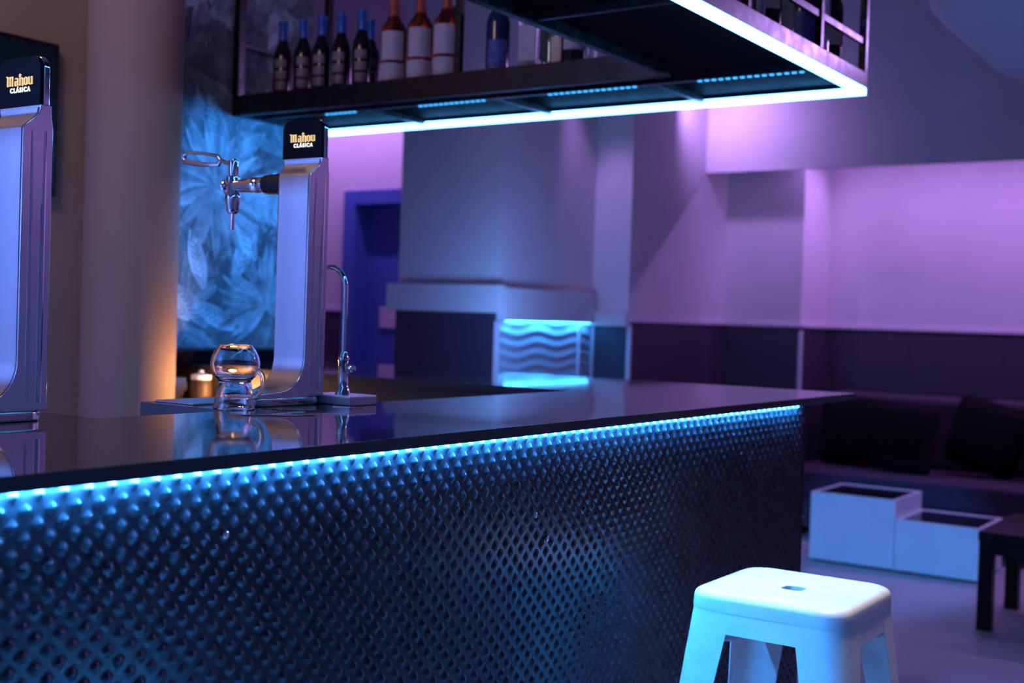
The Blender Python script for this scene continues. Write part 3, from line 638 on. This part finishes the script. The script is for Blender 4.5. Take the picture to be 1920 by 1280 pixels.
# ------------------------------------------------------------------ white metal stool
def make_stool(loc, rot, label, group=None):
    t = thing('bar_stool', label, 'stool', loc, rot, group)
    hx_, hy_, H_ = .1600, .1630, .767
    def ring(gx, gy, z, r, dx=0, dy=0): return [(x, y, z) for x, y in rrect(-gx, gx, -gy, gy, r, 8)]
    rings = [[(x, y, H_-.012) for x, y in rrect(-.022, .022, -.023, .023, .014, 8)], [(x, y, H_-.004) for x, y in rrect(-.022, .022, -.023, .023, .014, 8)], [(x, y, H_-.0025) for x, y in rrect(-.0235, .0235, -.0245, .0245, .015, 8)],
             ring(.07, .08, H_-.0022, .03), ring(hx_-.020, hy_-.020, H_-.0010, .045)]
    for a in (20, 45, 70, 90): rings.append(ring(hx_-.014+.014*math.sin(R(a)), hy_-.014+.014*math.sin(R(a)), H_-.014+.0135*math.cos(R(a)), .050))
    rings += [ring(hx_+.001, hy_+.001, H_-.034, .050), ring(hx_+.0005, hy_+.0005, H_-.037, .050), ring(hx_-.003, hy_-.003, H_-.037, .048), ring(hx_-.003, hy_-.003, H_-.016, .048), ring(hx_-.03, hy_-.03, H_-.006, .04), ring(.07, .08, H_-.006, .03)]
    rings.append(rings[0])
    bm = bmesh.new(); add_loft(bm, rings, False, False)
    obj('seat', bm, M['white_metal'], t, 0, 35)
    fl = .075/.72     # outward splay per metre of drop
    def corner(z): d = (H_-.040-z)*fl; return hx_+d, hy_+d
    zt = H_-.0365
    for sx in (1, -1):
        for sy in (1, -1):
            bm = bmesh.new(); rr = []
            for z, wid in ((zt, .096), (.60, .086), (.30, .062), (.03, .044), (.0, .044)):
                cx_, cy_ = corner(z); r = .048-.026*(zt-z)/zt; th_ = .0025
                o_ = [(cx_-wid, cy_)]+[(cx_-r+r*math.sin(R(a)), cy_-r+r*math.cos(R(a))) for a in range(0, 91, 15)]+[(cx_, cy_-wid)]
                ri = r-th_
                i_ = [(cx_-th_, cy_-wid)]+[(cx_-r+ri*math.sin(R(a)), cy_-r+ri*math.cos(R(a))) for a in range(90, -1, -15)]+[(cx_-wid, cy_-th_)]
                rr.append([(sx*x, sy*y, z) for x, y in o_+i_])
            add_loft(bm, rr); obj('leg', bm, M['white_metal'], t, 0, 35)
    # aprons between the legs
    for ax in (0, 1):
        for s in (1, -1):
            bm = bmesh.new(); rr = []
            for z in (zt, .700, .690):
                cx_, cy_ = corner(z); h = (cx_ if ax == 0 else cy_)-.092+(.0 if z > .695 else .004); c = (cy_ if ax == 0 else cx_)
                q = [(-h, c-.0004), (h, c-.0004), (h, c-.0026), (-h, c-.0026)]
                rr.append([(x, s*y, z) if ax == 0 else (s*y, x, z) for x, y in q])
            add_loft(bm, rr); obj('apron', bm, M['white_metal'], t, 0, 35)
    # cross braces under the seat and foot rails
    for s in (1, -1):
        bm = bmesh.new(); cx_, cy_ = corner(.665); add_tube(bm, [(-s*(cx_-.028), -(cy_-.028), .664+.003*s), (0, 0, .660+.005*s), (s*(cx_-.028), cy_-.028, .664+.003*s)], .0072, 10); obj('cross_brace', bm, M['white_metal'], t)
    for ax in (0, 1):
        for s in (1, -1):
            cx_, cy_ = corner(.27); bm = bmesh.new()
            if ax == 0: add_box(bm, -(cx_-.05), cx_-.05, s*(cy_-.004)-.003, s*(cy_-.004)+.003, .255, .285)
            else: add_box(bm, s*(cx_-.004)-.003, s*(cx_-.004)+.003, -(cy_-.05), cy_-.05, .255, .285)
            obj('foot_rail', bm, M['white_metal'], t)
    return t
stool = make_stool((.296, -1.217, 0), 0, 'white metal bar stool with hand slot standing before the dimpled bar front')
dup(stool, (.30, -2.52, 0), R(3), 'white metal bar stool below the frame, mirrored faintly at lower left of the bar front')

# ------------------------------------------------------------------ lounge furniture
def cube_table(x0, x1, y0, y1, h, label):
    t = thing('cube_table', label, 'side table', ((x0+x1)/2, (y0+y1)/2, 0)); a, b = (x1-x0)/2, (y1-y0)/2
    w = .022; bm = bmesh.new(); add_box(bm, -a, a, -b, b, .012, h-.014)
    obj('body', bm, M['white_lam'], t, .004)
    obj('rim', bx((-a, a, -b, -b+w, h-.014, h), (-a, a, b-w*1.6, b, h-.014, h), (-a, -a+w, -b+w, b-w*1.6, h-.014, h), (a-w, a, -b+w, b-w*1.6, h-.014, h)), M['white_lam'], t, .002)
    obj('glass_top', bx((-a+w, a-w, -b+w, b-w*1.6, h-.014, h-.003)), M['darkglass'], t)
    obj('plinth', bx((-a+.02, a-.02, -b+.02, b-.02, 0, .012)), M['black'], t)
cube_table(-1.236, -.768, 3.0, 3.50, .383, 'taller white cube table with dark glass top, left of the pair')
cube_table(-.765, -.325, 3.0, 3.50, .283, 'lower white cube table with dark glass top, right of the pair')

def pillow_bm(w, h, d, seed, corner=.55):
    rnd = random.Random(seed); bm = bmesh.new(); n = 14; rings = []
    V = {}
    for s in (1, -1):
        for i in range(n+1):
            for j in range(n+1):
                u = 2*i/n-1; v = 2*j/n-1
                e = (1-abs(u)**3.2)*(1-abs(v)**3.2); dd = d/2*max(0, e)**.55*s
                k = 1-.10*(abs(u)*abs(v))**2; sx_ = w/2*u*(k-.05*(1-abs(u))*0); 
                ww = 1-.06*(1-v*v)*0
                key = (i, j, s) if 0 < i < n and 0 < j < n else (i, j, 0)
                if key not in V: V[key] = bm.verts.new((sx_*(1-.07*(1-abs(v))*(abs(u) > .8)), dd, h/2*v*k*(1-.05*(1-abs(u))*(abs(v) > .8))+h/2))
    for s in (1, -1):
        for i in range(n):
            for j in range(n):
                g = [V.get((a, b, s), V.get((a, b, 0))) for a, b in ((i, j), (i+1, j), (i+1, j+1), (i, j+1))]
                bm.faces.new(g if s < 0 else g[::-1])
    return bm
so = thing('sofa', 'long plum bench sofa with split back cushions along the lounge wall', 'sofa', (.75, 4.1, 0)); x0 = -1.70-.75; x1 = 2.6-.75
obj('sofa_base', bx((x0, x1, -.40, .52, .06, .26)), M['sofa'], so, .02)
obj('seat_cushion', bx((x0, x1, -.44, .30, .26, .42)), M['sofa'], so, .03, segs=3)
xs = [x0+.06, -1.415, -.45, .52, x1]
for a, b in zip(xs, xs[1:]): obj('back_cushion', bx((a+.006, b-.006, .22, .48, .42, .875)), M['sofa'], so, .045, segs=4)
for x in (x0+.1, x1-.1):
    for y in (-.3, .42): obj('foot', bx((x-.03, x+.03, y-.03, y+.03, 0, .06)), M['black'], so)
for i, (x, y, w, h, a, roll, lb) in enumerate([(-1.385, 4.13, .47, .46, 4, 0, 'black cushion at the left end of the plum sofa'), (-1.04, 3.99, .42, .43, -3, 4, 'black cushion second from the left on the plum sofa'), (-.58, 4.13, .46, .45, 3, 14, 'large tilted black cushion on the sofa above the right cube table'), (-.13, 4.10, .46, .40, -5, 0, 'black cushion on the sofa at the right edge of the photo')]):
    bm = pillow_bm(w, h, .17, i); bmesh.ops.rotate(bm, verts=bm.verts, cent=(0, 0, h/2), matrix=Matrix.Rotation(R(roll), 3, 'Y')); lo = min(v.co.z for v in bm.verts); bmesh.ops.translate(bm, verts=bm.verts, vec=(0, 0, -lo))
    t = thing('sofa_cushion', lb, 'cushion', (x, y, .421), R(a), 'black cushions on the sofa')
    o = obj('cushion', bm, M['pillow'], t); o.rotation_euler = (R(-8), 0, 0)

t = thing('low_table', 'black low table with square legs in front of the sofa at right', 'table', (.42, 2.28, 0)); HT = .43
obj('table_top', bx((-.52, .52, -.30, .42, HT-.04, HT)), M['table'], t, .003)
for x in (-.485, .485):
    for y in (-.27, .255): obj('leg', bx((x-.03, x+.03, y-.03, y+.03, 0, HT-.04)), M['table'], t, .002)
for y in (-.27, .255): obj('apron', bx((-.455, .455, y-.01, y+.01, HT-.10, HT-.04)), M['table'], t)

# pendant lamp, unlit, hanging at the upper right
t = thing('pendant_lamp', 'large pale unlit pendant shade hanging at the top right corner', 'lamp', (-.02, 2.2, 2.435))
bm = bmesh.new(); add_lathe(bm, [(.002, 0), (.06, .002), (.12, .030), (.25, .150), (.36, .250), (.42, .330), (.43, .40), (.36, .46), (.20, .49), (.04, .50)], seg=48); obj('lamp_shade', bm, M['shade'], t)
bm = bmesh.new(); add_lathe(bm, [(.006, .49), (.006, 1.165)], seg=10); obj('cord', bm, M['black'], t)
